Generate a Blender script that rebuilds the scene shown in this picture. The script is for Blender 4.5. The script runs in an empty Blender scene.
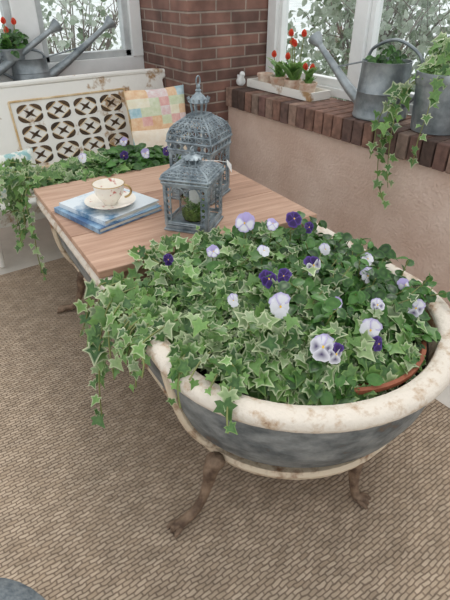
import bpy, math, random
import numpy as np
from mathutils import Vector, Matrix
random.seed(7); R=random.random
def U(a,b): return a+(b-a)*random.random()
scene=bpy.context.scene
S=0.78
# ---------------------------------------------------------------- materials
def lin(c):
    return tuple(((x/255.0)/12.92 if x/255.0<=0.04045 else ((x/255.0+0.055)/1.055)**2.4) for x in c)+(1.0,)
def nodes(name):
    m=bpy.data.materials.new(name); m.use_nodes=True
    nt=m.node_tree; return m,nt,nt.nodes['Principled BSDF']
def mat(name,c1,c2=None,rough=.6,metal=0,scale=8,bump=0,bscale=None,stretch=(1,1,1),lo=.35,hi=.65,detail=6,spec=.5,c3=None):
    m,nt,p=nodes(name)
    p.inputs['Roughness'].default_value=rough; p.inputs['Metallic'].default_value=metal
    p.inputs['Specular IOR Level'].default_value=spec
    tc=nt.nodes.new('ShaderNodeTexCoord'); mp=nt.nodes.new('ShaderNodeMapping'); mp.inputs['Scale'].default_value=stretch
    nt.links.new(tc.outputs['Object'],mp.inputs[0])
    if c2 is None: p.inputs['Base Color'].default_value=lin(c1)
    else:
        n=nt.nodes.new('ShaderNodeTexNoise'); n.inputs['Scale'].default_value=scale; n.inputs['Detail'].default_value=detail; n.inputs['Roughness'].default_value=.65
        nt.links.new(mp.outputs[0],n.inputs['Vector'])
        r=nt.nodes.new('ShaderNodeValToRGB'); r.color_ramp.elements[0].position=lo; r.color_ramp.elements[1].position=hi
        r.color_ramp.elements[0].color=lin(c1); r.color_ramp.elements[1].color=lin(c2)
        if c3:
            e=r.color_ramp.elements.new(lo-.07); e.color=lin(c3)
        nt.links.new(n.outputs['Fac'],r.inputs[0]); nt.links.new(r.outputs[0],p.inputs['Base Color'])
    if bump:
        n2=nt.nodes.new('ShaderNodeTexNoise'); n2.inputs['Scale'].default_value=bscale or scale*3; n2.inputs['Detail'].default_value=8
        nt.links.new(mp.outputs[0],n2.inputs['Vector'])
        b=nt.nodes.new('ShaderNodeBump'); b.inputs['Strength'].default_value=bump; b.inputs['Distance'].default_value=.01
        nt.links.new(n2.outputs['Fac'],b.inputs['Height']); nt.links.new(b.outputs[0],p.inputs['Normal'])
    return m
def mat_attr(name,rough=.45,transl=0,bump=0,nscale=60,var=.0):
    m,nt,p=nodes(name)
    a=nt.nodes.new('ShaderNodeAttribute'); a.attribute_name='Col'
    col=a.outputs['Color']
    if var:
        n=nt.nodes.new('ShaderNodeTexNoise'); n.inputs['Scale'].default_value=nscale; n.inputs['Detail'].default_value=5
        tc=nt.nodes.new('ShaderNodeTexCoord'); nt.links.new(tc.outputs['Object'],n.inputs['Vector'])
        mr=nt.nodes.new('ShaderNodeMapRange'); mr.inputs[1].default_value=.3; mr.inputs[2].default_value=.7; mr.inputs[3].default_value=1-var; mr.inputs[4].default_value=1+var
        nt.links.new(n.outputs['Fac'],mr.inputs[0])
        mx=nt.nodes.new('ShaderNodeVectorMath'); mx.operation='SCALE'
        nt.links.new(col,mx.inputs[0]); nt.links.new(mr.outputs[0],mx.inputs['Scale']); col=mx.outputs[0]
        if bump:
            b=nt.nodes.new('ShaderNodeBump'); b.inputs['Strength'].default_value=bump; b.inputs['Distance'].default_value=.01
            nt.links.new(n.outputs['Fac'],b.inputs['Height']); nt.links.new(b.outputs[0],p.inputs['Normal'])
    nt.links.new(col,p.inputs['Base Color']); p.inputs['Roughness'].default_value=rough
    if transl:
        t=nt.nodes.new('ShaderNodeBsdfTranslucent'); nt.links.new(col,t.inputs[0])
        ms=nt.nodes.new('ShaderNodeMixShader'); ms.inputs[0].default_value=transl
        out=nt.nodes['Material Output']; nt.links.new(p.outputs[0],ms.inputs[1]); nt.links.new(t.outputs[0],ms.inputs[2]); nt.links.new(ms.outputs[0],out.inputs[0])
    return m
def mat_brick(name,c1,c2,mortar,bw,rh,ms,mode='wall',bump=.6,noise=.35,rough=.85,nsc=6,distort=0):
    m,nt,p=nodes(name); p.inputs['Roughness'].default_value=rough
    tc=nt.nodes.new('ShaderNodeTexCoord'); sx=nt.nodes.new('ShaderNodeSeparateXYZ')
    src=tc.outputs['Object']
    if distort:
        nd=nt.nodes.new('ShaderNodeTexNoise'); nd.inputs['Scale'].default_value=26; nd.inputs['Detail'].default_value=3; nt.links.new(src,nd.inputs['Vector'])
        sub=nt.nodes.new('ShaderNodeVectorMath'); sub.operation='SUBTRACT'; sub.inputs[1].default_value=(.5,.5,.5); nt.links.new(nd.outputs['Color'],sub.inputs[0])
        sc=nt.nodes.new('ShaderNodeVectorMath'); sc.operation='SCALE'; sc.inputs['Scale'].default_value=distort; nt.links.new(sub.outputs[0],sc.inputs[0])
        ad2=nt.nodes.new('ShaderNodeVectorMath'); nt.links.new(src,ad2.inputs[0]); nt.links.new(sc.outputs[0],ad2.inputs[1]); src=ad2.outputs[0]
    nt.links.new(src,sx.inputs[0])
    cx=nt.nodes.new('ShaderNodeCombineXYZ')
    if mode=='wall':
        ad=nt.nodes.new('ShaderNodeMath'); nt.links.new(sx.outputs[0],ad.inputs[0]); nt.links.new(sx.outputs[1],ad.inputs[1])
        nt.links.new(ad.outputs[0],cx.inputs[0]); nt.links.new(sx.outputs[2],cx.inputs[1])
    else:
        nt.links.new(sx.outputs[0],cx.inputs[0]); nt.links.new(sx.outputs[1],cx.inputs[1])
    br=nt.nodes.new('ShaderNodeTexBrick'); nt.links.new(cx.outputs[0],br.inputs['Vector'])
    br.inputs['Color1'].default_value=lin(c1); br.inputs['Color2'].default_value=lin(c2); br.inputs['Mortar'].default_value=lin(mortar)
    br.inputs['Scale'].default_value=1; br.inputs['Brick Width'].default_value=bw; br.inputs['Row Height'].default_value=rh
    br.inputs['Mortar Size'].default_value=ms; br.inputs['Mortar Smooth'].default_value=.5
    n=nt.nodes.new('ShaderNodeTexNoise'); n.inputs['Scale'].default_value=nsc; n.inputs['Detail'].default_value=8; nt.links.new(tc.outputs['Object'],n.inputs['Vector'])
    mr=nt.nodes.new('ShaderNodeMapRange'); mr.inputs[1].default_value=.3; mr.inputs[2].default_value=.7; mr.inputs[3].default_value=1-noise; mr.inputs[4].default_value=1+noise
    nt.links.new(n.outputs['Fac'],mr.inputs[0])
    mx=nt.nodes.new('ShaderNodeVectorMath'); mx.operation='SCALE'
    nt.links.new(br.outputs['Color'],mx.inputs[0]); nt.links.new(mr.outputs[0],mx.inputs['Scale'])
    nt.links.new(mx.outputs[0],p.inputs['Base Color'])
    inv=nt.nodes.new('ShaderNodeMath'); inv.operation='SUBTRACT'; inv.inputs[0].default_value=1; nt.links.new(br.outputs['Fac'],inv.inputs[1])
    b=nt.nodes.new('ShaderNodeBump'); b.inputs['Strength'].default_value=bump; b.inputs['Distance'].default_value=.012
    nt.links.new(inv.outputs[0],b.inputs['Height']); nt.links.new(b.outputs[0],p.inputs['Normal'])
    return m
# ---------------------------------------------------------------- mesh builder
class M:
    def __init__(s): s.v=[]; s.f=[]; s.m=[]; s.c=[]; s.col=None
    def add(s,vs,fs,mi=0):
        o=len(s.v); s.v.extend([tuple(v) for v in vs]); s.f.extend([tuple(i+o for i in f) for f in fs]); s.m.extend([mi]*len(fs))
        if s.col is not None: s.c.extend([s.col]*len(vs))
    def box(s,x0,x1,y0,y1,z0,z1,mi=0,rot=0,piv=None):
        vs=[(x,y,z) for z in (z0,z1) for y in (y0,y1) for x in (x0,x1)]
        if rot:
            px,py=piv if piv else ((x0+x1)/2,(y0+y1)/2); c,n=math.cos(rot),math.sin(rot)
            vs=[(px+(x-px)*c-(y-py)*n,py+(x-px)*n+(y-py)*c,z) for x,y,z in vs]
        s.add(vs,[(0,2,3,1),(4,5,7,6),(0,1,5,4),(1,3,7,5),(3,2,6,7),(2,0,4,6)],mi)
    def loops(s,L,mi=0,cap0=False,cap1=False,closed=True):
        n=len(L[0]); vs=[p for l in L for p in l]; fs=[]
        for i in range(len(L)-1):
            for j in range(n if closed else n-1):
                k=(j+1)%n; fs.append((i*n+j,i*n+k,(i+1)*n+k,(i+1)*n+j))
        if cap0: fs.append(tuple(range(n))[::-1])
        if cap1: fs.append(tuple((len(L)-1)*n+j for j in range(n)))
        s.add(vs,fs,mi)
    def lathe(s,prof,c,n=32,mi=0,cap0=False,cap1=False,sx=1,sy=1,rot=0):
        s.loops([[(c[0]+r*sx*math.cos(rot+2*math.pi*j/n),c[1]+r*sy*math.sin(rot+2*math.pi*j/n),c[2]+z) for j in range(n)] for r,z in prof],mi,cap0,cap1)
    def tube(s,pts,rad,n=8,mi=0,flat=1.0):
        pts=[Vector(p) for p in pts]
        if not hasattr(rad,'__len__'): rad=[rad]*len(pts)
        L=[]; up=None
        for i,p in enumerate(pts):
            t=(pts[min(i+1,len(pts)-1)]-pts[max(i-1,0)]).normalized()
            if up is None:
                up=Vector((0,0,1)) if abs(t.z)<.9 else Vector((1,0,0))
            a=t.cross(up).normalized(); b=a.cross(t).normalized(); up=b
            L.append([tuple(p+a*rad[i]*math.cos(2*math.pi*j/n)+b*rad[i]*flat*math.sin(2*math.pi*j/n)) for j in range(n)])
        s.loops(L,mi,True,True)
    def sphere(s,c,r,n=16,mi=0,sz=1):
        m=n//2; s.lathe([(max(r*math.sin(math.pi*i/m),1e-4),-r*sz*math.cos(math.pi*i/m)) for i in range(m+1)],c,n,mi)
def smooth_path(P,k=6):
    P=[Vector(p) for p in P]; out=[]
    for i in range(len(P)-1):
        p0=P[max(i-1,0)];p1=P[i];p2=P[i+1];p3=P[min(i+2,len(P)-1)]
        for j in range(k):
            t=j/k; out.append(.5*((2*p1)+(-p0+p2)*t+(2*p0-5*p1+4*p2-p3)*t*t+(-p0+3*p1-3*p2+p3)*t**3))
    out.append(P[-1]); return out
def group(name,loc):
    e=bpy.data.objects.new(name,None); e.location=loc; e.empty_display_size=.05; scene.collection.objects.link(e); return e
def mk(name,mb,mats,parent=None,smooth=True,bevel=0,loc=None):
    if not isinstance(mats,(list,tuple)): mats=[mats]
    o=parent.location if parent else Vector(loc if loc else (0,0,0))
    me=bpy.data.meshes.new(name)
    me.from_pydata([(v[0]-o[0],v[1]-o[1],v[2]-o[2]) for v in mb.v],[],mb.f)
    for mm in mats: me.materials.append(mm)
    me.polygons.foreach_set('material_index',mb.m)
    if len(mb.c)==len(mb.v) and mb.c:
        at=me.color_attributes.new('Col','FLOAT_COLOR','POINT')
        at.data.foreach_set('color',np.array([tuple(c)[:3]+(1,) for c in mb.c],dtype=np.float32).ravel())
    me.polygons.foreach_set('use_smooth',[smooth]*len(mb.f))
    me.update()
    ob=bpy.data.objects.new(name,me); scene.collection.objects.link(ob)
    if parent: ob.parent=parent
    else: ob.location=o
    if bevel:
        b=ob.modifiers.new('b','BEVEL'); b.width=bevel; b.segments=2; b.limit_method='ANGLE'
    if smooth and not mb.c:
        try: me.set_sharp_from_angle(angle=math.radians(45))
        except Exception: pass
    return ob
# ---------------------------------------------------------------- common mats
ZINC=mat('galvanized_zinc',(112,120,124),(166,172,174),rough=.42,metal=.55,scale=7,bump=.15,bscale=30)
ZINCT=mat('tub_zinc',(92,98,100),(156,159,158),rough=.55,metal=.25,scale=9,bump=.5,bscale=24,stretch=(1,1,1.6),lo=.38,hi=.66,detail=12,c3=(116,94,76))
CREAM=mat('cream_enamel',(188,164,138),(220,209,194),rough=.6,scale=20,bump=.4,bscale=60,lo=.37,hi=.5,detail=10,c3=(136,102,76))
CREAMD=mat('cream_worn',(140,104,76),(212,194,168),rough=.7,scale=14,bump=.4,lo=.38,hi=.52)
RUST=mat('rusty_iron',(86,66,52),(150,126,104),rough=.75,metal=.2,scale=22,bump=.5)
WHITE=mat('white_trim',(228,229,226),(240,240,238),rough=.5,scale=5)
GREYTRIM=mat('grey_trim',(176,180,180),(205,208,206),rough=.5,scale=5)
CHIP=mat('chippy_white_paint',(168,134,94),(233,230,222),rough=.55,scale=6,bump=.3,lo=.36,hi=.44,detail=9)
STUCCO=mat('pink_stucco',(212,182,164),(230,205,189),rough=.95,scale=3,bump=.9,bscale=60)
SOIL=mat('soil',(38,34,24),(60,52,36),rough=1,scale=30,bump=.6)
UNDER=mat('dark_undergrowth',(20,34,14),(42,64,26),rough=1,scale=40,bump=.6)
TERRA=mat('terracotta',(126,70,48),(160,94,66),rough=.8,scale=12,bump=.2)
LEAF=mat_attr('leaf',rough=.36,transl=.22,var=.16,nscale=90)
PETAL=mat_attr('petal',rough=.6,transl=.2)
STEM=mat('green_stem',(110,116,66),(134,140,80),rough=.6)
# ---------------------------------------------------------------- room
m=M(); m.box(-3.2,2.7,-2.2,4.0,-.08,-.012); 
mk('floor',m,mat('painted_floor',(196,190,180),(214,208,198),rough=.6,scale=4,bump=.1),smooth=False)
m=M(); m.box(-1.9,1.62,-1.2,2.88,-.012,0)
RUG=mat_brick('jute_weave',(188,168,146),(164,144,122),(130,112,94),.034,.0135,.0022,'floor',bump=.8,noise=.16,rough=1,nsc=16,distort=.016)
mk('jute_rug',m,RUG,smooth=False)
m=M(); m.box(2.3,2.7,-1.6,3.18,-.012,.69); mk('wall_right',m,STUCCO,smooth=False)
m=M(); m.box(-3.2,1.97,3.72,4.0,-.012,.82); mk('wall_back',m,STUCCO,smooth=False)
PB=mat_brick('pillar_brick',(130,94,82),(100,74,66),(150,134,122),.25,.072,.008,'wall',bump=.7,noise=.4)
m=M(); m.box(1.97,2.75,3.18,4.0,-.012,2.9); mk('brick_pillar',m,PB,smooth=False)
BR=mat_attr('ledge_brick',rough=.9,bump=.8,nscale=24,var=.35)
def brickcol():
    c=random.choice([(112,84,74),(128,96,82),(98,76,68),(124,104,92),(138,112,98),(84,66,58),(116,86,78)]); k=U(.85,1.1)
    return tuple(x*k for x in lin(c)[:3])
m=M()
y=-1.6
m.col=lin((140,126,114))[:3]; m.box(2.285,2.62,-1.6,3.178,.692,.812)
while y<3.17:
    m.col=brickcol(); m.box(2.262+U(-.004,.004),2.63,y+.004,min(y+.072,3.176),.6901,.82+U(-.003,.0)); y+=.077
mk('brick_ledge',m,BR,smooth=False,bevel=.006)
m=M(); m.col=lin((140,126,114))[:3]; m.box(-3.2,1.965,3.73,3.98,.822,.845)
x=-3.2
while x<1.95:
    m.col=brickcol(); m.box(x+.005,min(x+.079,1.965),3.7,3.99,.822,.872); x+=.086
mk('brick_ledge',m,BR,smooth=False,bevel=.006)
# windows
GLASS=bpy.data.materials.new('window_glass'); GLASS.use_nodes=True; nt=GLASS.node_tree; nt.nodes.remove(nt.nodes['Principled BSDF'])
t=nt.nodes.new('ShaderNodeBsdfTransparent'); g=nt.nodes.new('ShaderNodeBsdfGlossy'); g.inputs['Roughness'].default_value=.02; t.inputs[0].default_value=(.97,.98,.98,1)
ms=nt.nodes.new('ShaderNodeMixShader'); ms.inputs[0].default_value=.05
nt.links.new(t.outputs[0],ms.inputs[1]); nt.links.new(g.outputs[0],ms.inputs[2]); nt.links.new(ms.outputs[0],nt.nodes['Material Output'].inputs[0])
w=group('window_1',(2.68,1,.82)); m=M()
m.box(2.635,2.76,-1.6,3.178,.821,.875); m.box(2.63,2.76,-1.6,3.178,2.5,2.65)
ys=[3.12,2.3,1.5,.7,-.1,-.9,-1.55]
for i,yy in enumerate(ys): m.box(2.632,2.75,yy-.045,yy+.045,.87,2.5)
for i in range(6):
    a,b=ys[i+1]+.045,ys[i]-.045
    for (p,q) in ((a,a+.035),(b-.035,b)): m.box(2.66,2.72,p,q,.875,2.5)
    m.box(2.66,2.72,a,b,.875,.925)
mk('frame',m,WHITE,w,smooth=False,bevel=.004)
m=M(); m.box(2.69,2.695,-1.55,3.1,.9,2.5); mk('pane',m,GLASS,w,smooth=False)
w=group('window_2',(0,3.9,.9)); m=M()
m.box(-3.2,1.968,3.84,3.98,.873,.985); m.box(-3.2,1.968,3.8,3.98,2.5,2.65)
for xx,hw in ((1.92,.045),(1.12,.08),(.3,.06),(-.5,.06),(-1.3,.06),(-2.1,.06)):
    m.box(xx-hw,xx+hw,3.83,3.98,.98,2.5)
mk('frame',m,WHITE,w,smooth=False,bevel=.005)
m=M()
for a,b in ((1.2,1.875),(.36,1.04),(-.44,.24),(-1.24,-.56)):
    for p,q in ((a,a+.045),(b-.045,b)): m.box(p,q,3.86,3.93,.985,2.5)
    m.box(a,b,3.86,3.93,.985,1.03)
mk('sash',m,GREYTRIM,w,smooth=False,bevel=.004)
m=M(); m.box(-3.1,1.9,3.895,3.9,1.0,2.5); mk('pane',m,GLASS,w,smooth=False)
# ---------------------------------------------------------------- foliage kit
ivy2d=[(0,0),(-.15,-.17),(-.42,-.2),(-.36,.05),(-.62,.27),(-.3,.4),(-.2,.58),(0,1.0),(.2,.58),(.3,.4),(.62,.27),(.36,.05),(.42,-.2),(.15,-.17)]
oval2d=[(0,0),(-.2,.1),(-.33,.3),(-.36,.55),(-.24,.82),(0,1.0),(.24,.82),(.36,.55),(.33,.3),(.2,.1)]
long2d=[(0,0),(-.08,.1),(-.12,.35),(-.11,.6),(-.07,.82),(0,1.0),(.07,.82),(.11,.6),(.12,.35),(.08,.1)]
pet2d=[(0,0),(-.22,.2),(-.48,.5),(-.5,.8),(-.25,1.0),(0,.97),(.25,1.0),(.5,.8),(.48,.5),(.22,.2)]
def tmpl(o,cy,ins,cup,bend):
    o=np.array(o,float); n=len(o); c=np.array([0,cy]); inner=c+(o-c)*ins
    P=np.vstack([c[None],inner,o]); z=cup*np.abs(P[:,0])-bend*P[:,1]**2
    V=np.column_stack([P,z]); F=[]
    for j in range(n):
        k=(j+1)%n; F.append((0,1+j,1+k)); F.append((1+j,1+n+j,1+n+k,1+k))
    return V,F,n
T_IVY=tmpl(ivy2d,.28,.66,.22,.18); T_OV=tmpl(oval2d,.5,.6,.25,.3); T_LG=tmpl(long2d,.45,.6,.4,.35); T_PET=tmpl(pet2d,.5,.55,.0,.12)
def put(mb,T,pos,nrm,tip,size,ci,co,cc=None,wid=1):
    V,F,n=T; nrm=Vector(nrm).normalized(); tip=Vector(tip); tip=(tip-nrm*tip.dot(nrm))
    if tip.length<1e-4: tip=nrm.orthogonal()
    tip.normalize(); xx=tip.cross(nrm)
    A=np.array([xx[:],tip[:],nrm[:]])*size; VV=V.copy(); VV[:,0]*=wid
    W=VV@A+np.array(pos[:]); o=len(mb.v)
    mb.v.extend(map(tuple,W)); mb.f.extend([tuple(i+o for i in f) for f in F]); mb.m.extend([0]*len(F))
    mb.c.extend([cc or ci]+[ci]*n+[co]*n)
def mixc(a,b,t): return tuple(a[i]*(1-t)+b[i]*t for i in range(3))
G1=lin((50,90,42))[:3]; G2=lin((128,168,92))[:3]; CR=lin((226,232,190))[:3]; G3=lin((172,200,116))[:3]; D1=lin((26,58,24))[:3]; D2=lin((84,134,58))[:3]
def ivy(mb,pos,nrm,tip,size=.06):
    g=mixc(G1,G2,R()**1.3); r=R()
    e=mixc(g,CR,U(.45,.95)) if r<.5 else mixc(g,G3,U(.0,.5))
    if r<.12: g=mixc(g,CR,.25)
    put(mb,T_IVY,pos,nrm,tip,size*U(.6,1.25),g,e,mixc(g,G2,.3))
def pan(mb,pos,nrm,tip,size=.06):
    g=mixc(D1,D2,R()**1.4); put(mb,T_OV,pos,nrm,tip,size*U(.6,1.2),g,mixc(g,D2,.5),mixc(g,G2,.3))
def strand(mb,ms,P,size=.055,step=.03,sr=.0028,spread=.03):
    P=smooth_path(P,8); ms.tube(P,sr,5)
    acc=0
    for i in range(1,len(P)):
        d=(P[i]-P[i-1]); acc+=d.length
        if acc>step:
            acc=0; side=Vector((U(-1,1),U(-1,1),U(-.3,.8)))
            nrm=Vector((U(-.9,.1),U(-1,0),U(.2,1)))
            pos=P[i]+side*spread*.6
            tip=Vector((U(-.7,.7),U(-.7,.4),U(-.9,.1)))+d.normalized()*.5
            f=1-.45*(i/len(P)); ivy(mb,pos,nrm,tip,size*f*1.15)
PUR=lin((98,66,156))[:3]; DP=lin((52,26,92))[:3]; WH=lin((240,238,244))[:3]; LIL=lin((190,176,222))[:3]; YE=lin((236,196,60))[:3]
def pansy(mb,ms,pos,nrm,size=.036,kind='w'):
    nrm=Vector(nrm).normalized(); up=Vector((U(-.3,.3),U(-.3,.3),1)); up=(up-nrm*up.dot(nrm)).normalized(); rt=up.cross(nrm)
    pos=Vector(pos)
    cols={'w':((WH,LIL),(WH,WH)),'wp':((WH,LIL),(WH,WH)),'pw':((DP,PUR),(WH,WH)),'p':((DP,PUR),(DP,PUR)),'l':((LIL,LIL),(WH,LIL))}[kind]
    for ang,sz,off,cp in ((28,1.05,-.002,cols[0]),(-28,1.05,-.001,cols[0]),(95,.92,.002,cols[1]),(-95,.92,.003,cols[1]),(180,1.05,.005,cols[1])):
        a=math.radians(ang); tip=up*math.cos(a)+rt*math.sin(a)
        ci=cp[0]
        base_c=DP if (kind in('wp','pw') and abs(ang)>60) else ci
        put(mb,T_PET,pos+nrm*off,nrm+Vector((U(-.3,.3),U(-.3,.3),U(-.3,.3))),tip,size*sz*U(.85,1.1),mixc(ci,base_c,.4),cp[1],base_c,wid=1.15)
    put(mb,T_OV,pos+nrm*.008-up*size*.12,nrm,up,size*.25,YE,YE)
    if ms is not None:
        q=pos-nrm*.004; ms.tube([q,q+Vector((0,0,-.03))-nrm*.02,q+Vector((0,0,-.13))-nrm*.02],.0022,5)
# ---------------------------------------------------------------- bathtub coffee table
turned=[]
tub=group('bathtub_coffee_table',(1.0,1.65,0)); turned.append(tub)
def stad(w,y0,y1,er,z,cx=1.0,n=28,k=14):
    out=[]
    for i in range(n+1):
        a=math.pi+math.pi*i/n; out.append((cx+w*math.cos(a),y0+er+er*math.sin(a),z))
    for i in range(1,k): out.append((cx+w,y0+er+(y1-2*er-y0)*i/k,z))
    for i in range(n+1):
        a=math.pi*i/n; out.append((cx+w*math.cos(a),y1-er+er*math.sin(a),z))
    for i in range(1,k): out.append((cx-w,y1-er-(y1-2*er-y0)*i/k,z))
    return out
Y0,Y1=.505,2.84; W0=.485
m=M()
prof=[(.0,.54),(-.002,.5),(-.008,.44),(-.02,.37),(-.046,.295),(-.092,.232),(-.16,.2),(-.25,.19)]
L=[stad(W0+d,Y0-d*1.25,Y1+d*1.0,.46+d,z) for d,z in prof]
m.loops(L,0,False,True); mk('body',m,ZINCT,tub)
m=M(); rp=[(-.04,.50),(-.043,.556),(-.036,.566),(-.013,.571),(.012,.569),(.026,.560),(.032,.546),(.028,.532),(.014,.523),(-.006,.521)]
L=[stad(W0+d,Y0-d,Y1+d,.46+d,z) for d,z in rp]; m.loops(L); ob=mk('rim',m,CREAM,tub)
m=M(); L=[stad(W0+d,Y0-d,Y1+d,.46+d,z) for d,z in ((-.041,.55),(-.06,.48))]; m.loops(L); mk('inner_lip',m,CREAMD,tub)
m=M(); L=[stad(W0+d,Y0-d,Y1+d,.46+d,z) for d,z in ((-.055,.49),(-.3,.5),(-.42,.51))]; m.loops(L,0,False,True); mk('soil',m,SOIL,tub)
m=M(); L=[stad(W0+d,Y0-d*1.25,Y1+d,.46+d,z) for d,z in ((-.102,.215),(-.08,.22),(-.072,.208),(-.078,.19),(-.11,.184),(-.2,.188))]; m.loops(L); mk('base_band',m,CREAMD,tub)
m=M(); s=M()
def hull(x_sign,y):
    return [(1+x_sign*(W0+d+.006),y,z) for i,(d,z) in enumerate(prof[:7])]
for sgn,yy in ((-1,1.0),(-1,2.25),(1,1.0),(1,2.25)):
    P=hull(sgn,yy); P=[(p[0],p[1]-(0.13*(i/6)**1.4 if yy<1.5 else -.04*(i/6)),p[2]) for i,p in enumerate(P)]
    s.tube(smooth_path(P,5),.015,8)
def foot(m,att,toe):
    a=Vector(att); t=Vector((toe[0],toe[1],0)); d=(t-Vector((a.x,a.y,0)));
    P=[a, a+d*.12+Vector((0,0,-.03)), a+d*.2+Vector((0,0,-.08)), Vector((a.x,a.y,0))+d*.38+Vector((0,0,.065)), Vector((a.x,a.y,0))+d*.62+Vector((0,0,.03)), t+Vector((0,0,.02)), t+d.normalized()*.03+Vector((0,0,.02))]
    m.tube(smooth_path(P,6),[r for r in np.interp(np.linspace(0,6,37),[0,1,2,3,4,5,6],[.028,.026,.019,.015,.016,.018,.01])],10)
    dn=d.normalized(); sd=Vector((-dn.y,dn.x,0))
    for k in (-1,0,1):
        b=t+sd*k*.013; m.tube([b+Vector((0,0,.018)),b+dn*.02+sd*k*.006+Vector((0,0,.016)),b+dn*.034+sd*k*.008+Vector((0,0,.007))],[.009,.009,.005],8)
    m.sphere(a+Vector((0,0,.0)),.034,12,0,.8)
foot(m,(.59,.84,.21),(.445,.82)); foot(m,(.99,.63,.2),(1.01,.595)); foot(m,(.60,2.2,.21),(.48,2.25)); foot(m,(1.38,2.2,.21),(1.5,2.25)); foot(m,(1.39,1.0,.21),(1.5,1.0))
mk('claw_feet',m,RUST,tub); mk('straps',s,CREAMD,tub)
WOODS=[mat('pine_board_%d'%i,a,b,rough=.6,scale=5,stretch=(.6,7,7),bump=.25,bscale=14,lo=.3,hi=.7,detail=8) for i,(a,b) in enumerate([((160,122,98),(200,164,140)),((150,114,92),(190,152,128)),((170,132,108),(208,174,150))])]
m=M(); yb=1.5; i=0
for wd in (.34,.3,.35):
    m.box(.492,1.508,yb+.002,yb+wd-.002,.573,.603,i%3); yb+=wd; i+=1
mk('wooden_boards',m,WOODS,tub,smooth=False,bevel=.004)
m=M(); m.box(.56,1.44,1.515,1.55,.5,.573,0); m.box(.56,1.44,2.44,2.475,.5,.573,0); mk('board_cleats',m,WOODS[1],tub,smooth=False)
m=M(); m.lathe([(.2,.0),(.25,.05),(.27,.08),(.28,.08),(.282,.095),(.27,.097),(.262,.085),(.1,.075),(.001,.075)],(1.03,.845,.463),40,0,True); tb=mk('terracotta_bowl',m,TERRA,loc=(1.03,.845,.463)); turned.append(tb)
def mound(x,y):
    dx=(x-1.0)/.43; dy=(y-.95)/.355 if y<.95 else ((y-1.2)/.33 if y>1.2 else 0)
    r=dx*dx+dy*dy; return .56+.135*(1-r)+.02*math.sin(x*19)*math.cos(y*23), r
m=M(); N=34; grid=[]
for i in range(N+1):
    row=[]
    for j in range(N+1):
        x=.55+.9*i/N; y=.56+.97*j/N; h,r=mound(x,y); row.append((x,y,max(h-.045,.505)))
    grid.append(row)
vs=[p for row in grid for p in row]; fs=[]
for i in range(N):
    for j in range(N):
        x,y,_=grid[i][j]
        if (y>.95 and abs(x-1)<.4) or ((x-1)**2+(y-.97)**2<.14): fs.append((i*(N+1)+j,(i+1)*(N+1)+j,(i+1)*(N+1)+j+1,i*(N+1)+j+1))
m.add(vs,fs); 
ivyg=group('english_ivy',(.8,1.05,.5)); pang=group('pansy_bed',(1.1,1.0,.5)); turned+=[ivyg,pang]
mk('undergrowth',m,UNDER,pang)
iv=M(); pn=M(); st=M(); fl=M(); fst=M()
cnt=0
while cnt<4500:
    x=U(.53,1.47); y=U(.59,1.52); h,r=mound(x,y)
    if r>1.05 or (y<.97 and (x-1)**2+(y-.97)**2>.15): continue
    cnt+=1
    ox=(x-1)*1.1; oy=(y-1.05)*.9
    p=Vector((x,y,h+.015-U(0,.065)))
    nrm=Vector((ox+U(-.8,.6),oy+U(-1.0,.5),U(.4,1.2))); tip=Vector((ox*1.5+U(-1,1),oy*1.5+U(-1,.7),U(-.5,.4)))
    bias=(x-.55)/.9+.25*(y-1)+U(-.3,.3)+.18*math.sin(9*x+4)*math.sin(8*y)
    if bias<.46: ivy(iv,p,nrm,tip,.05)
    elif bias>.85 and y<1.15 and R()<.6: ivy(iv,p,nrm,tip,.044)
    else: pan(pn,p,nrm,tip,.048)
for _ in range(170):
    x=U(.6,1.4); y=U(.72,1.45); h,r=mound(x,y)
    if r>.95: continue
    b=Vector((x,y,h-.03)); a=Vector((U(-.1,.1),U(-.1,.05),U(.04,.11)))
    isiv=x<1.0+U(-.15,.15)
    tgt=iv if isiv else pn; fn=ivy if isiv else pan
    st.tube([b,b+a*.6,b+a],.002,5)
    for k in range(5):
        q=b+a*(.3+.18*k); fn(tgt,q,(U(-.6,.4),U(-.8,.2),U(.5,1)),(U(-1,1),U(-1,1),U(-.1,.5)),.044)
def edge(y):
    if y>.965: return .48
    q=(.965-y)/.48; return 1-.52*math.sqrt(max(0,1-q*q))
for k in range(17):
    y=U(.98,1.42); ln=U(-.02,.04) if k%3 else U(.04,.1)
    xe=edge(y)
    P=[(xe+.14,y+.03,.595),(xe+.05,y,.598),(xe-.01,y-.015,.578),(xe-.025,y-.03+U(-.03,.03),.55-max(ln,0)*.4)]
    if ln>0: P.append((xe-.03+U(-.02,.02),y-.05+U(-.04,.04),.53-ln))
    strand(iv,st,P,.05,.03)
for k in range(8):
    y=U(.70,.98); xe=edge(y); strand(iv,st,[(xe+.16,y+.08,.595),(xe+.08,y+.04,.6),(xe+.02,y,.585)],.048,.026)
E=.48
strand(iv,st,[(.6,1.40,.6),(E,1.37,.61),(.43,1.35,.55),(.42,1.34,.42),(.39,1.32,.3),(.37,1.29,.2),(.36,1.27,.1)],.068,.042)
strand(iv,st,[(.6,1.34,.6),(E,1.3,.61),(.43,1.29,.54),(.4,1.31,.4),(.4,1.35,.27),(.38,1.38,.2)],.07,.042)
strand(iv,st,[(.6,1.32,.6),(E,1.26,.6),(.43,1.24,.54),(.415,1.22,.45),(.41,1.2,.36)],.065,.04)
strand(iv,st,[(.6,1.4,.6),(E,1.42,.6),(.43,1.44,.54),(.41,1.45,.46),(.38,1.47,.38)],.06,.04)
strand(iv,st,[(.62,1.0,.6),(.54,.92,.6),(.49,.86,.56),(.48,.83,.51)],.055,.034)
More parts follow.
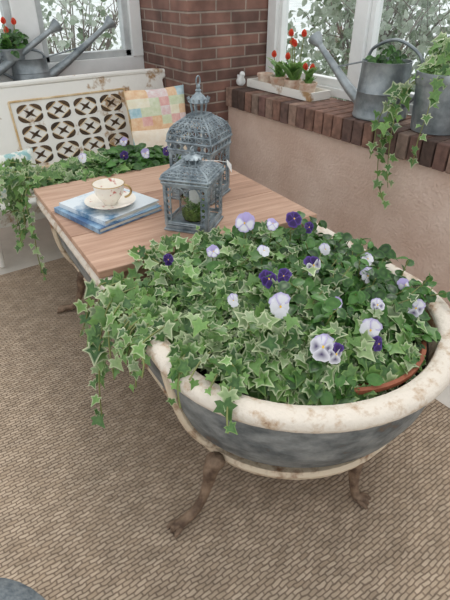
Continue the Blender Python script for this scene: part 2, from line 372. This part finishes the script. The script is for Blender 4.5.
strand(iv,st,[(.7,.85,.61),(.6,.76,.6),(.55,.70,.57),(.535,.67,.53)],.06,.036)
for k in range(9):
    x=U(.6,1.05); strand(iv,st,[(x,1.4,.63),(x-.02,1.5,.64),(x+U(-.08,.02),1.53+U(0,.04),.63)],.05,.022)
FLW=[((1.11,1.18,.80),'p',.03),((.947,1.24,.80),'l',.034),((1.006,.944,.76),'pw',.03),((.86,.973,.74),'p',.028),((.90,.95,.75),'p',.022),((.812,.846,.73),'w',.034),((.832,.68,.69),'wp',.036),((1.017,.69,.67),'w',.032),((1.242,.72,.65),'wp',.028),((.81,1.22,.735),'l',.022),((.70,1.345,.68),'p',.02),((1.02,.66,.64),'p',.02),((1.16,.86,.72),'w',.024),((.86,.66,.67),'pw',.028),((1.25,.95,.71),'w',.022),((.98,.8,.71),'l',.02),((1.05,1.22,.78),'l',.022),((.93,1.1,.76),'w',.02),((1.12,1.02,.75),'w',.02),((1.3,.82,.66),'l',.022),((.74,.98,.70),'w',.018),((1.1,.75,.69),'wp',.024),((1.2,1.2,.74),'p',.02)]
for p,k,sz in FLW: pansy(fl,fst,(p[0]-.0,p[1],p[2]-.01),(-.45+U(-.35,.35),-.75,.5+U(-.3,.4)),sz,k)
mk('leaves',iv,LEAF,ivyg); mk('stems',st,STEM,ivyg); mk('leaves',pn,LEAF,pang); mk('flowers',fl,PETAL,pang); mk('flower_stems',fst,STEM,pang)
# far planting
g2i=group('english_ivy',(.8,2.66,.5)); turned.append(g2i); iv=M(); st=M(); fl=M(); fst=M()
m=M(); m.lathe([(.36,.0),(.34,.05),(.2,.09),(.001,.1)],(1.0,2.63,.49),24,0,sy=.36); mk('undergrowth',m,UNDER,g2i)
for _ in range(1000):
    x=U(.54,1.46); y=U(2.48,2.8); r=((x-1)/.48)**2+((y-2.64)/.19)**2
    if r>1.1: continue
    p=Vector((x,y,.59+.08*(1-r)-U(0,.04))); n=Vector((x-1+U(-.6,.5),U(-1,.3),U(.5,1.1))); t=Vector((U(-1,1),U(-1,.6),U(-.4,.5)))
    (ivy if x<.85+U(-.2,.2) else pan)(iv,p,n,t,.055)
for k in range(14):
    y=U(2.52,2.78); ln=U(.05,.3) if k%2 else U(0,.1)
    strand(iv,st,[(.62,y,.59),(.5,y,.62),(.44,y-.01,.58),(.42,y-.0,.5-ln*.5),(.40+U(-.04,.02),y+.01,.5-ln)],.055,.03)
strand(iv,st,[(.6,2.55,.6),(.48,2.5,.61),(.44,2.46,.55),(.44,2.43,.4),(.43,2.4,.25),(.44,2.37,.14)],.05,.034)
for k in range(10):
    y=U(2.5,2.8); strand(iv,st,[(.6,y,.62),(.46,y+.02,.65),(.34,y+.02,.62),(.25+U(-.03,.05),y,.5),(.22,y-.02,.38)],.055,.03)
mk('leaves',iv,LEAF,g2i); mk('stems',st,STEM,g2i)
for p,k in (((1.084,2.74,.69),'l'),((1.14,2.56,.66),'l'),((1.02,2.58,.66),'p'),((.8,2.62,.67),'w'),((1.26,2.54,.66),'p')): pansy(fl,fst,p,(-.5,-.8,.4),.026,k)
pf=group('pansy_bed',(1.1,2.6,.5)); turned.append(pf); mk('flowers',fl,PETAL,pf); mk('stems',fst,STEM,pf)
# ---------------------------------------------------------------- lanterns
IRON=mat('weathered_zinc_lantern',(98,110,118),(166,176,180),rough=.5,metal=.4,scale=18,bump=.3)
GL2,nt,p=nodes('clear_glass'); p.inputs['Transmission Weight'].default_value=1; p.inputs['Roughness'].default_value=.02; p.inputs['IOR'].default_value=1.15
def lantern(lc,A,sc,zf,tag,jar):
    la=group('metal_lantern',lc)
    def lp(x,y,z): x*=sc;y*=sc;return (lc[0]+x*math.cos(A)-y*math.sin(A),lc[1]+x*math.sin(A)+y*math.cos(A),lc[2]+zf(z))
    def lbox(m,x0,x1,y0,y1,z0,z1,mi=0):
        vs=[lp(x,y,z) for z in (z0,z1) for y in (y0,y1) for x in (x0,x1)]
        m.add(vs,[(0,2,3,1),(4,5,7,6),(0,1,5,4),(1,3,7,5),(3,2,6,7),(2,0,4,6)],mi)
    m=M(); h=.115
    lbox(m,-h-.014,h+.014,-h-.014,h+.014,.0,.012); lbox(m,-h-.006,h+.006,-h-.006,h+.006,.012,.03)
    for sx in (-1,1):
        for sy in (-1,1): lbox(m,sx*h-.009,sx*h+.009,sy*h-.009,sy*h+.009,.03,.27)
    for a in (-1,1):
        lbox(m,-h-.012,h+.012,min(a*h,a*(h+.012)),max(a*h,a*(h+.012)),.258,.272); lbox(m,min(a*h,a*(h+.012)),max(a*h,a*(h+.012)),-h,h,.258,.272)
    def face(k,u,z,out=.0):
        d=h+out
        return {0:lp(u,-d,z),1:lp(d,u,z),2:lp(-u,d,z),3:lp(-d,-u,z)}[k]
    t=M()
    def arc(k,cu,cz,r,a0,a1,rr=.0028,n=12,out=.004):
        t.tube([face(k,cu+r*math.cos(math.radians(a0+(a1-a0)*i/n)),cz+r*math.sin(math.radians(a0+(a1-a0)*i/n)),out) for i in range(n+1)],rr,6)
    for k in range(4):
        for z in (.04,.05,.255): t.tube([face(k,-h,z,.004),face(k,h,z,.004)],.004,6)
        for sx in (-1,1):
            t.tube([face(k,sx*(h-.03),.05,.003),face(k,sx*(h-.03),.255,.003)],.0028,6)
            for i in range(6): arc(k,sx*(h-.017),.07+.033*i,.013,0,360)
            arc(k,sx*.045,.21,.04,90 if sx>0 else 0,180 if sx>0 else 90)
        arc(k,0,.19,.085,15,165)
        for i in range(5): arc(k,-.06+.03*i,.262,.01,0,180)
        for i in range(6):
            u=-.1+.04*i
            arc(k,u,.292,.017,0,360,.0035,12,.012)
            t.tube([face(k,u+.02,.272,.01),face(k,u+.02,.31,.016)],.003,6)
        t.tube([face(k,-h-.015,.314,.016),face(k,h+.015,.314,.016)],.0055,6)
        t.tube([face(k,-h-.012,.274,.012),face(k,h+.012,.274,.012)],.005,6)
    mk('frame',m,IRON,la,smooth=False,bevel=.002)
    def rp4(k,u,s,z): return {0:lp(u*s,-s,z),1:lp(s,u*s,z),2:lp(-u*s,s,z),3:lp(-s,-u*s,z)}[k]
    dome=[(.128,.315),(.125,.345),(.112,.375),(.088,.40),(.06,.418),(.045,.43)]
    for k in range(4):
        for u in (-1,-.66,-.33,0,.33,.66): t.tube([rp4(k,u,s_,z) for s_,z in dome],.0045 if u==-1 else .003,6)
        for s_,z in dome[1:]: t.tube([rp4(k,-1,s_,z),rp4(k,1,s_,z)],.0032,6)
        for (sa,za),(sb,zb) in zip(dome[:4],dome[1:5]):
            for u in (-1,-.66,-.33,0,.33,.66):
                t.tube([rp4(k,u,sa,za),rp4(k,u+.33,sb,zb)],.0022,5); t.tube([rp4(k,u+.33,sa,za),rp4(k,u,sb,zb)],.0022,5)
    m=M()
    m.loops([[lp(sx*s_,sy*s_,z) for sx,sy in ((-1,-1),(1,-1),(1,1),(-1,1))] for s_,z in ((.05,.425),(.052,.435),(.04,.44))],0,True,True)
    for j in range(8):
        a=j*math.pi/4; r=.036
        t.tube([lp(r*math.cos(a),r*math.sin(a),.438),lp(r*1.15*math.cos(a),r*1.15*math.sin(a),.47),lp(r*1.25*math.cos(a),r*1.25*math.sin(a),.492)],.0035,6)
    m.loops([[lp(r*math.cos(j*math.pi/12),r*math.sin(j*math.pi/12),z) for j in range(24)] for r,z in [(.046,.49),(.056,.494),(.05,.5),(.036,.515),(.02,.53),(.012,.54),(.016,.548),(.008,.556),(.001,.558)]])
    m.sphere(lp(0,0,.565),.012*sc,12)
    t.tube([lp(.022*math.cos(a),.0,.592+.022*math.sin(a)) for a in np.linspace(0,2*math.pi,20)],.003,6)
    for k in range(12):
        a=k*math.pi/6; t.tube([lp(.05*math.cos(a),.05*math.sin(a),.495),lp(.058*math.cos(a),.058*math.sin(a),.515)],.004,5)
    mk('finial',m,IRON,la); mk('filigree',t,IRON,la)
    m=M()
    for k in range(4):
        q=[face(k,-h,.03,-.006),face(k,h,.03,-.006),face(k,h,.26,-.006),face(k,-h,.26,-.006)]; m.add(q,[(0,1,2,3)])
    mk('glass_panels',m,GLASS,la,smooth=False)
    if tag:
        m=M(); 
        vs=[lp(h+.01,-.15,.36),lp(h+.10,-.15,.24),lp(h+.125,-.14,.29),lp(h+.035,-.14,.41)]; m.add(vs,[(0,1,2,3)])
        m.add([(v[0]+.001,v[1]+.001,v[2]-.001) for v in vs],[(3,2,1,0)])
        m.tube([lp(h+.022,-.145,.385),lp(h-.02,-.11,.42),lp(.04,-.04,.44)],.0012,5)
        mk('paper_tag',m,WHITE,la,smooth=False)
    if jar:
        m=M(); m.lathe([(.001,.002),(.045,.003),(.052,.02),(.055,.10),(.052,.104)],(lc[0],lc[1],lc[2]+.024),28); mk('glass_jar',m,GL2,la)
        m=M(); m.lathe([(.045,.006),(.049,.02),(.045,.04),(.03,.055),(.001,.06)],(lc[0],lc[1],lc[2]+.024),20,0,True); mk('moss',m,mat('moss',(62,94,36),(124,156,70),rough=1,scale=50,bump=.8),la)
        m=M()
        for _ in range(50):
            a=U(0,6.28); r=U(0,.036); ivy(m,Vector((lc[0]+r*math.cos(a),lc[1]+r*math.sin(a),lc[2]+.07+U(0,.03))),(U(-1,.3),U(-1,.3),U(.2,1)),(U(-1,1),U(-1,1),U(0,1)),.024)
        mk('moss_leaves',m,LEAF,la)
    m=M(); m.lathe([(.022,0),(.022,.09),(.016,.093),(.001,.09)],(lc[0]+.01,lc[1]+.01,lc[2]+(.08 if jar else .03)),16,0,True); mk('candle',m,WHITE,la)
lantern((1.255,1.96,.604),math.radians(30),.85,lambda z:z*.87,False,False)
lantern((1.045,1.69,.604),math.radians(37),.77,lambda z:z*.76 if z<.27 else .2052+(z-.27)*.36,True,True)
# ---------------------------------------------------------------- books, teacup
BZ=-.009
bk=group('book_stack',(.80,2.03,.613)); A2=math.radians(12)
CB=mat('blue_cover',(60,98,140),(150,182,204),rough=.35,scale=9,lo=.4,hi=.6); CW=mat('pale_cover',(86,128,160),(214,222,226),rough=.35,scale=6,lo=.38,hi=.52); PG=mat('pages',(232,228,216),(214,208,194),rough=.8,scale=60,stretch=(.1,.1,6))
def book(z,h,sx,sy,dx,dy,rot,cov):
    z+=BZ; m=M(); cx,cy=.80+dx,2.03+dy; pv=(cx,cy)
    m.box(cx-sx,cx+sx,cy-sy,cy+sy,z,z+.004,0,rot,pv); m.box(cx-sx,cx+sx,cy-sy,cy+sy,z+h-.004,z+h,0,rot,pv); m.box(cx-sx,cx-sx+.005,cy-sy,cy+sy,z+.004,z+h-.004,0,rot,pv)
    m.box(cx-sx+.005,cx+sx-.006,cy-sy+.006,cy+sy-.006,z+.004,z+h-.004,1,rot,pv); mk('book',m,[cov,PG],bk,smooth=False)
book(.6135,.022,.17,.17,0,0,A2,CB); book(.6358,.02,.155,.16,.012,.006,A2+.05,CW)
c=(.80,1.99,.6562+BZ); cup=group('teacup_and_saucer',c); POR=mat('porcelain_roses',(196,120,110),(244,238,226),rough=.15,scale=30,lo=.3,hi=.4,detail=2); GOLD=mat('gilt_rim',(190,160,110),rough=.3,metal=.6)
m=M(); m.lathe([(.001,.001),(.045,.001),(.05,.005),(.08,.012),(.11,.024),(.112,.027),(.08,.017),(.05,.01),(.001,.009)],c,40); mk('saucer',m,POR,cup)
m=M(); m.lathe([(.001,.01),(.03,.01),(.032,.018),(.042,.03),(.06,.055),(.066,.085),(.07,.1),(.067,.1),(.06,.083),(.05,.05),(.03,.03),(.001,.028)],c,36); mk('cup',m,POR,cup)
m=M(); m.tube([(c[0]+.05+.03*math.sin(a),c[1]-.035-.015*math.sin(a),c[2]+.065-.028*math.cos(a)) for a in np.linspace(.1,3.0,12)],.005,8)
m.tube([(c[0]+.069*math.cos(a),c[1]+.069*math.sin(a),c[2]+.1) for a in np.linspace(0,2*math.pi,30)],.002,6)
mk('handle',m,GOLD,cup)
# ---------------------------------------------------------------- glider bench
bn=group('metal_glider_bench',(1.19,3.3,0)); BLACK=mat('painted_opening_shade',(52,42,34),(96,74,52),rough=.9,scale=14)  # dark tone paints in the shade seen through the back's cut-outs
X0,X1=.45,1.94; m=M(); ZT=.905
def bk_y(z): return 3.42+.12*(z-.42)/.52
def sheet(m,x0,x1,z0,z1,th=.02,mi=0):
    vs=[(x,bk_y(z)+d,z) for d in (0,th) for z in (z0,z1) for x in (x0,x1)]
    m.add(vs,[(0,1,3,2),(4,6,7,5),(0,4,5,1),(2,3,7,6),(0,2,6,4),(1,5,7,3)],mi)
sheet(m,X0,X1,.36,ZT)
m.tube(smooth_path([(X0+.01,bk_y(.8)+.01,.75),(X0+.01,bk_y(.9)+.01,.85),(X0+.07,bk_y(ZT)+.01,ZT+.01),(X1-.07,bk_y(ZT)+.01,ZT+.01),(X1-.01,bk_y(.9)+.01,.85),(X1-.01,bk_y(.8)+.01,.75)],4),.018,10)
m.box(X0,X1,2.95,3.46,.345,.375); m.tube([(X0,2.95,.36),(X1,2.95,.36)],.022,10)
m.box(X0+.02,X1-.02,2.965,2.985,.25,.35)
mk('back_and_seat',m,CHIP,bn,smooth=False)
t=M(); bl=M()
px0,px1,pz0,pz1=.84,1.60,.43,.81; nc,nr=4,3; cw=(px1-px0)/nc; ch=(pz1-pz0)/nr
def bp(x,z,o=.0): return (x,bk_y(z)-o,z)
for (xa,za,xb,zb) in ((px0-.02,pz0-.015,px1+.02,pz0-.015),(px0-.02,pz1+.015,px1+.02,pz1+.015),(px0-.02,pz0-.015,px0-.02,pz1+.015),(px1+.02,pz0-.015,px1+.02,pz1+.015)):
    t.tube([bp(xa,za,.004),bp(xb,zb,.004)],.007,6)
for c_ in range(nc):
    for r_ in range(nr):
        cx=px0+cw*(c_+.5); cz=pz0+ch*(r_+.5)
        for q in range(4):
            a0=q*math.pi/2+math.pi/4; n=8; L=[]
            for i in range(n+1):
                a=a0-.66+1.32*i/n; w=.004+.017*math.sin(math.pi*i/n)
                ro=1.0+w/.09; ri=1.0-w/.09*1.1
                L.append((cx+cw*.40*ro*math.cos(a),cz+ch*.40*ro*math.sin(a),cx+cw*.40*ri*math.cos(a),cz+ch*.40*ri*math.sin(a)))
            vs=[bp(p[0],p[1],.0025) for p in L]+[bp(p[2],p[3],.0025) for p in L]
            bl.add(vs,[(i,i+1,n+2+i,n+1+i)[::-1] for i in range(n)])
            t.tube([bp(p[2],p[3],.003) for p in L],.003,5)
        for sg in (-1,1):
            vs=[]
            for i in range(9):
                f=i/8; wv=.008*math.sin(math.pi*f); vs.append(bp(cx-sg*cw*.2+2*sg*cw*.2*f-wv*sg*.5,cz-ch*.2+ch*.4*f+wv,.0028))
            for i in range(9):
                f=1-i/8; wv=.008*math.sin(math.pi*f); vs.append(bp(cx-sg*cw*.2+2*sg*cw*.2*f+wv*sg*.5,cz-ch*.2+ch*.4*f-wv,.0028))
            vs=vs[:9]+vs[10:17]; bl.add(vs,[tuple(range(len(vs)))])
mk('pierced_pattern',t,mat('bench_pattern_paint',(190,152,96),(226,208,176),rough=.5,scale=10),bn); mk('opening_shade_plates',bl,BLACK,bn,smooth=False)  # no real holes: flat dark plates on the sheet imitate shaded gaps
m=M()
for X in (X0-.0,X1-.02):
    m.box(X-.02,X+.03,2.97,3.45,.6,.625)
    m.tube(smooth_path([(X,2.97,.37),(X,2.95,.52),(X,2.96,.6),(X,3.02,.625),(X,3.3,.62),(X,3.46,.6)],5),.018,8)
    m.tube(smooth_path([(X,2.99,.35),(X,2.95,.22),(X,2.97,.1),(X,2.99,.0)],5),.018,8)
    m.tube(smooth_path([(X,3.42,.38),(X,3.46,.2),(X,3.5,.0)],5),.018,8)
    m.box(X-.015,X+.015,2.98,3.5,.06,.09)
mk('arms_and_legs',m,CHIP,bn)
def pillow(name,c,w,h,th,lean,rz,mats,patch=1,rx=0):
    m=M(); N=18; vs=[]
    for sd in (1,-1):
        for i in range(N+1):
            for j in range(N+1):
                u=-1+2*i/N; v=-1+2*j/N
                t_=th*sd*((1-abs(u)**3)*(1-abs(v)**3))**.5
                k2=1-.06*(1-abs(v))*abs(u)
                vs.append(Vector((u*w*k2,t_,v*h*(1-.06*(1-abs(u))*abs(v)))))
    Mx=Matrix.Translation(c)@Matrix.Rotation(rz,4,'Z')@Matrix.Rotation(lean,4,'X')@Matrix.Rotation(rx,4,'Y')
    vs=[tuple(Mx@v) for v in vs]; o=(N+1)**2
    rr=random.Random(3); P=[[rr.randrange(len(mats)) for _ in range(9)] for _ in range(9)]
    m.v=vs
    for i in range(N):
        for j in range(N):
            a=i*(N+1)+j; mi=P[i//3][j//3] if patch else 0
            m.f.append((a,a+N+1,a+N+2,a+1)); m.m.append(mi); m.f.append((o+a,o+a+1,o+a+N+2,o+a+N+1)); m.m.append(mi)
    return mk(name,m,mats,loc=c)
PM=[mat('patch_%d'%i,c,d,rough=.9,scale=25) for i,(c,d) in enumerate([((222,160,154),(236,200,190)),((160,196,204),(208,224,226)),((232,220,188),(242,236,216)),((204,212,172),(226,228,204)),((226,180,140),(240,212,176)),((236,230,226),(224,190,186))])]
pillow('patchwork_pillow',(1.73,3.22,.68),.22,.18,.055,-.25,-.1,PM)
pillow('cream_pillow',(1.67,3.08,.50),.2,.13,.05,-.35,-.15,[mat('cream_fabric',(232,214,190),(240,228,210),rough=.95,scale=20)],0)
pillow('aqua_floral_pillow',(.66,3.10,.5),.16,.13,.05,-.3,.1,[mat('aqua_floral',(150,190,188),(232,232,222),rough=.9,scale=14,lo=.42,hi=.5)],0)
# ---------------------------------------------------------------- watering cans
def can(name,c,r,h,ang,sl,sh,handle=True):
    g=group(name,c); c=Vector(c); d=Vector((math.cos(ang),math.sin(ang),0)); m=M()
    m.lathe([(.001,.001),(r,.001),(r*1.01,.01),(r*.99,.015),(r*.93,h*.45),(r*.95,h*.47),(r*.93,h*.49),(r*.88,h*.97),(r*.91,h),(r*.87,h),(r*.84,h*.9),(r*.82,h*.85),(.001,h*.85)],c,36)
    b=c+d*r*.93+Vector((0,0,h*.15)); e=c+d*(r+sl)+Vector((0,0,sh))
    P=[b-d*.02,b+(e-b)*.3,b+(e-b)*.7,e]; m.tube(P,[.034,.028,.021,.017],12)
    dd=(e-b).normalized(); m.tube([e-dd*.005,e+dd*.045,e+dd*.06],[.018,.042,.044],16)
    m.tube([c+d*r*.85+Vector((0,0,h*.95)),b+(e-b)*.62],.005,6)
    if handle:
        P=[c-d*r*.95+Vector((0,0,h*.25)),c-d*r*1.5+Vector((0,0,h*.6)),c-d*r*1.3+Vector((0,0,h*1.1)),c-d*r*.3+Vector((0,0,h*1.35)),c+d*r*.6+Vector((0,0,h*1.2)),c+d*r*.85+Vector((0,0,h*.98))]
        m.tube(smooth_path(P,6),.009,8)
    mk('body',m,ZINC,g); return g
can('watering_can',(2.455,1.92,.822),.15,.29,math.radians(97),.32,.33)
can('watering_can',(1.08,3.80,.875),.13,.16,math.radians(-3),.44,.32)
can('watering_can',(.62,3.78,.875),.13,.17,math.radians(-3),.5,.32)
def pot(name,c,r,h,mt,top=1.15):
    g=group(name,c); m=M(); m.lathe([(.001,.001),(r,.001),(r*top*.97,h*.8),(r*top,h*.8),(r*top*1.04,h*.9),(r*top*1.03,h),(r*top*.96,h),(r*top*.9,h*.85),(.001,h*.85)],c,30); mk('pot',m,mt,g); return g
def bushy(g,c,rad,hgt,n,fn,size,trails=(),up=.6):
    lv=M(); ss=M()
    for _ in range(n):
        a=U(0,6.28); r=rad*math.sqrt(R()); z=hgt*(1-(r/rad)**2)*U(.1,1)
        p=Vector((c[0]+r*math.cos(a),c[1]+r*math.sin(a),c[2]+z))
        fn(lv,p,(math.cos(a)*.6+U(-.8,.3),math.sin(a)*.6+U(-.8,.3),U(.3,1)),(math.cos(a)+U(-.5,.5),math.sin(a)+U(-.5,.5),U(-.4,up)),size)
    for P in trails: strand(lv,ss,P,size*1.15,.034,.0025,.035)
    mk('foliage',lv,LEAF,g)
    if ss.v: mk('stems',ss,STEM,g)
g=group('potted_greenery',(2.455,1.92,1.08))
bushy(g,(2.455,1.92,1.075),.1,.12,130,pan,.04)
g=pot('zinc_bucket_planter',(2.45,1.55,.822),.12,.28,ZINC)
tr=[[(2.4,1.66,1.07),(2.28,1.69,.98),(2.23,1.70,.86),(2.225,1.70,.76),(2.22,1.69,.64),(2.215,1.66,.54),(2.21,1.6,.46)],
    [(2.36,1.68,1.07),(2.27,1.73,.95),(2.235,1.75,.84),(2.225,1.74,.76),(2.22,1.75,.66)],
    [(2.38,1.66,1.07),(2.27,1.66,.95),(2.235,1.65,.84),(2.225,1.64,.74),(2.22,1.62,.62),(2.22,1.6,.54)],
    [(2.4,1.48,1.08),(2.28,1.48,1.08),(2.24,1.47,.95),(2.225,1.48,.82),(2.22,1.48,.7)]]
bushy(g,(2.46,1.55,1.09),.13,.2,220,ivy,.052,tr)
RED=lin((214,48,34))[:3]; RED2=lin((240,110,70))[:3]; TG=lin((92,140,70))[:3]; TG2=lin((140,180,100))[:3]
def tulip(lv,fw,ss,b,h,col=RED,col2=RED2,sz=.04,lean=(0,0)):
    b=Vector(b); t_=b+Vector((lean[0],lean[1],h)); ss.tube([b,b+(t_-b)*.5+Vector((0,0,.01)),t_],.003,6)
    for k in range(6):
        a=k*math.pi/3; o=Vector((math.cos(a),math.sin(a),0)); put(fw,T_OV,t_+o*sz*.14,o+Vector((0,0,-.25)),Vector((0,0,1))+o*.25,sz*(1.15 if k%2 else 1.0),col,col2,col)
    for k in range(3):
        a=U(0,6.28); o=Vector((math.cos(a),math.sin(a),0)); put(lv,T_LG,b+o*.005,o*.8+Vector((0,0,.5)),Vector((0,0,1))+o*.45,h*U(.7,.95),TG,TG2,TG,wid=1.2)
tg=group('potted_tulips_in_tray',(2.49,2.77,.822)); m=M()
m.box(2.39,2.57,2.42,3.08,.8225,.83)
for a in ((2.39,2.40,2.42,3.08),(2.56,2.57,2.42,3.08),(2.40,2.56,2.42,2.43),(2.40,2.56,3.07,3.08)): m.box(*a,.83,.875)
mk('tray',m,CHIP,tg,smooth=False,bevel=.002)
m=M(); lv=M(); fw=M(); ss=M()
for i,yy in enumerate((2.54,2.69,2.84,2.98)):
    m.lathe([(.001,0),(.042,0),(.055,.07),(.06,.07),(.06,.085),(.052,.085),(.05,.07),(.001,.07)],(2.48,yy,.8305),20)
    if i<3:
        for k in range(2+ (i==1)*2): tulip(lv,fw,ss,(2.48+U(-.03,.03),yy+U(-.03,.03),.9),U(.06,.13) if i!=1 else U(.16,.30),lean=(U(-.02,.02),U(-.04,.04)),sz=.038)
        for k in range(16):
            a=U(0,6.28); o=Vector((math.cos(a),math.sin(a),0)); put(lv,T_LG,Vector((2.48,yy,.9))+o*.02,o+Vector((0,0,.4)),Vector((0,0,1))+o*U(.1,.7),U(.1,.16),TG,TG2,TG,wid=1.4)
mk('pots',m,mat('whitewashed_pots',(190,150,126),(228,214,198),rough=.8,scale=14),tg); mk('leaves',lv,LEAF,tg); mk('blooms',fw,PETAL,tg); mk('stems',ss,STEM,tg)
m=M(); bc=Vector((2.36,3.11,.822)); m.sphere(bc+Vector((0,0,.034)),.034,16,0,.95); m.sphere(bc+Vector((-.008,-.025,.085)),.02,12); m.tube([bc+Vector((-.01,-.01,.05)),bc+Vector((-.008,-.022,.08))],[.026,.018],10); m.tube([bc+Vector((-.01,-.04,.085)),bc+Vector((-.012,-.06,.082))],[.006,.001],8); m.tube([bc+Vector((.005,.02,.04)),bc+Vector((.01,.05,.07))],[.02,.006],8)
mk('white_bird_figurine',m,WHITE,loc=tuple(bc))
g=pot('potted_tulips',(.98,3.80,1.03),.075,.07,ZINC); lv=M(); fw=M(); ss=M()
for k in range(3): tulip(lv,fw,ss,(.98+U(-.04,.04),3.8+U(-.04,.04),1.09),U(.08,.15),sz=.035,lean=(U(-.04,.04),0))
for _ in range(100):
    a=U(0,6.28); r=.1*math.sqrt(R()); pan(lv,Vector((.98+r*math.cos(a),3.78+r*math.sin(a),1.09+U(0,.09))),(U(-1,.4),U(-1,.2),U(.3,1)),(U(-1,1),U(-1,1),U(-.4,.8)),.05)
mk('leaves',lv,LEAF,g); mk('blooms',fw,PETAL,g); mk('stems',ss,STEM,g)
# ---------------------------------------------------------------- footstool corner
fc=(-.225,.645,0)
m=M(); m.lathe([(.2,.06),(.235,.08),(.25,.14),(.25,.26),(.24,.31),(.2,.34),(.1,.355),(.001,.36)],fc,40,0,True)
for a in (.8,2.4,3.9,5.5): m.tube([(fc[0]+.17*math.cos(a),fc[1]+.17*math.sin(a),.08),(fc[0]+.18*math.cos(a),fc[1]+.18*math.sin(a),0.001)],[.018,.012],8)
mk('upholstered_footstool',m,mat('grey_blue_fabric',(84,92,98),(124,130,132),rough=1,scale=60,bump=.5,bscale=200),loc=fc)
# ---------------------------------------------------------------- outdoors
m=M(); m.box(-40,60,-40,60,-.7,-.6); mk('ground',m,mat('pale_winter_lawn',(206,212,208),(238,242,242),rough=1,scale=.6),smooth=False)
def shrub(name,c,r,h,n,c1,c2,sz=.1):
    g=group(name,c); m=M(); b=M()
    for i in range(26):
        a=U(0,6.28); t_=U(.2,1); e=Vector((c[0]+r*t_*math.cos(a),c[1]+r*t_*math.sin(a),c[2]+h*U(.5,1)))
        mid=Vector(c)+(e-Vector(c))*.5+Vector((U(-.1,.1),U(-.1,.1),.1)); b.tube([c,mid,e],[.03,.018,.006],6)
        for k in range(4):
            s_=mid+(e-mid)*U(0,1); b.tube([s_,s_+Vector((U(-.4,.4),U(-.4,.4),U(0,.5)))],[.009,.003],5)
    for _ in range(n):
        a=U(0,6.28); ph=U(0,1); rr=r*math.sqrt(1-ph**2*.8)*U(.4,1.05); p=Vector((c[0]+rr*math.cos(a),c[1]+rr*math.sin(a),c[2]+h*ph*1.05))
        cc=mixc(c1,c2,R()); put(m,T_OV,p,(U(-1,1),U(-1,1),U(0,1)),(U(-1,1),U(-1,1),U(-1,1)),sz*U(.6,1.3),cc,cc)
    mk('branches',b,mat(name+'_bark',(110,100,92),(150,142,134),rough=1),g); mk('leaves',m,LEAF,g)
SG1=lin((112,132,100))[:3]; SG2=lin((206,214,200))[:3]
for i,(x,y,r,h,n) in enumerate([(6.5,5.5,1.3,2.2,2400),(7.4,3.6,1.3,2.0,2200),(5.6,7.6,1.2,2.1,1700),(8.5,1.8,1.3,2.0,1300),(6.2,.6,1.0,1.5,600),(3.4,9.2,1.3,1.9,700),(1.2,10.5,1.3,1.8,600),(9.5,7.5,1.8,2.6,1800)]):
    shrub('garden_shrub',(x,y,-.6),r,h,n,SG1,SG2,.11)
def tree(c,h):
    m=M()
    def br(p,d,l,r,k):
        e=p+d*l; m.tube([p,p+(e-p)*.5+Vector((U(-.05,.05),U(-.05,.05),0))*l,e],[r,r*.85,r*.65],7)
        if k:
            for _ in range(3): br(p+(e-p)*U(.5,1),(d+Vector((U(-.9,.9),U(-.9,.9),U(-.2,.6)))).normalized(),l*U(.55,.8),r*.55,k-1)
    br(Vector(c),Vector((0,0,1)),h,.16,4); mk('bare_tree',m,mat('bark',(104,94,86),(140,130,122),rough=1,scale=6),loc=c)
for c in ((2.6,12,-.6),(5.2,10.5,-.6),(.2,9,-.6),(10,4.2,-.6)): tree(c,1.9)
# ---------------------------------------------------------------- light
w=bpy.data.worlds.new('World'); scene.world=w; w.use_nodes=True; bg=w.node_tree.nodes['Background']
bg.inputs[0].default_value=(.94,.97,1,1); bg.inputs[1].default_value=1.12
sd=bpy.data.lights.new('soft_sun','SUN'); sd.energy=1.4; sd.angle=math.radians(35); sd.color=(1,.98,.95)
so=bpy.data.objects.new('soft_sun',sd); scene.collection.objects.link(so)
so.rotation_euler=Vector((-.62,-.38,-1)).to_track_quat('-Z','Y').to_euler()
# ---------------------------------------------------------------- camera
cd=bpy.data.cameras.new('camera'); cam=bpy.data.objects.new('camera',cd); scene.collection.objects.link(cam)
cd.sensor_fit='VERTICAL'; cd.sensor_height=24; cd.lens=20; cam.location=(0,0,1.5)
cam.rotation_euler=(math.radians(90-33),0,math.radians(-35.5)); scene.camera=cam; cd.clip_start=.02
scene.view_settings.view_transform='Standard'
TA=math.radians(-4.5); pv=Vector((1.0,.95,0)); RM=Matrix.Rotation(TA,3,'Z')
for o in turned:
    o.location=pv+RM@(o.location-pv); o.rotation_euler=(0,0,TA)
for o in scene.objects:
    if o.parent is None:
        o.location=o.location*S
        if o.type!='CAMERA' and o.type!='LIGHT': o.scale=(S,S,S)
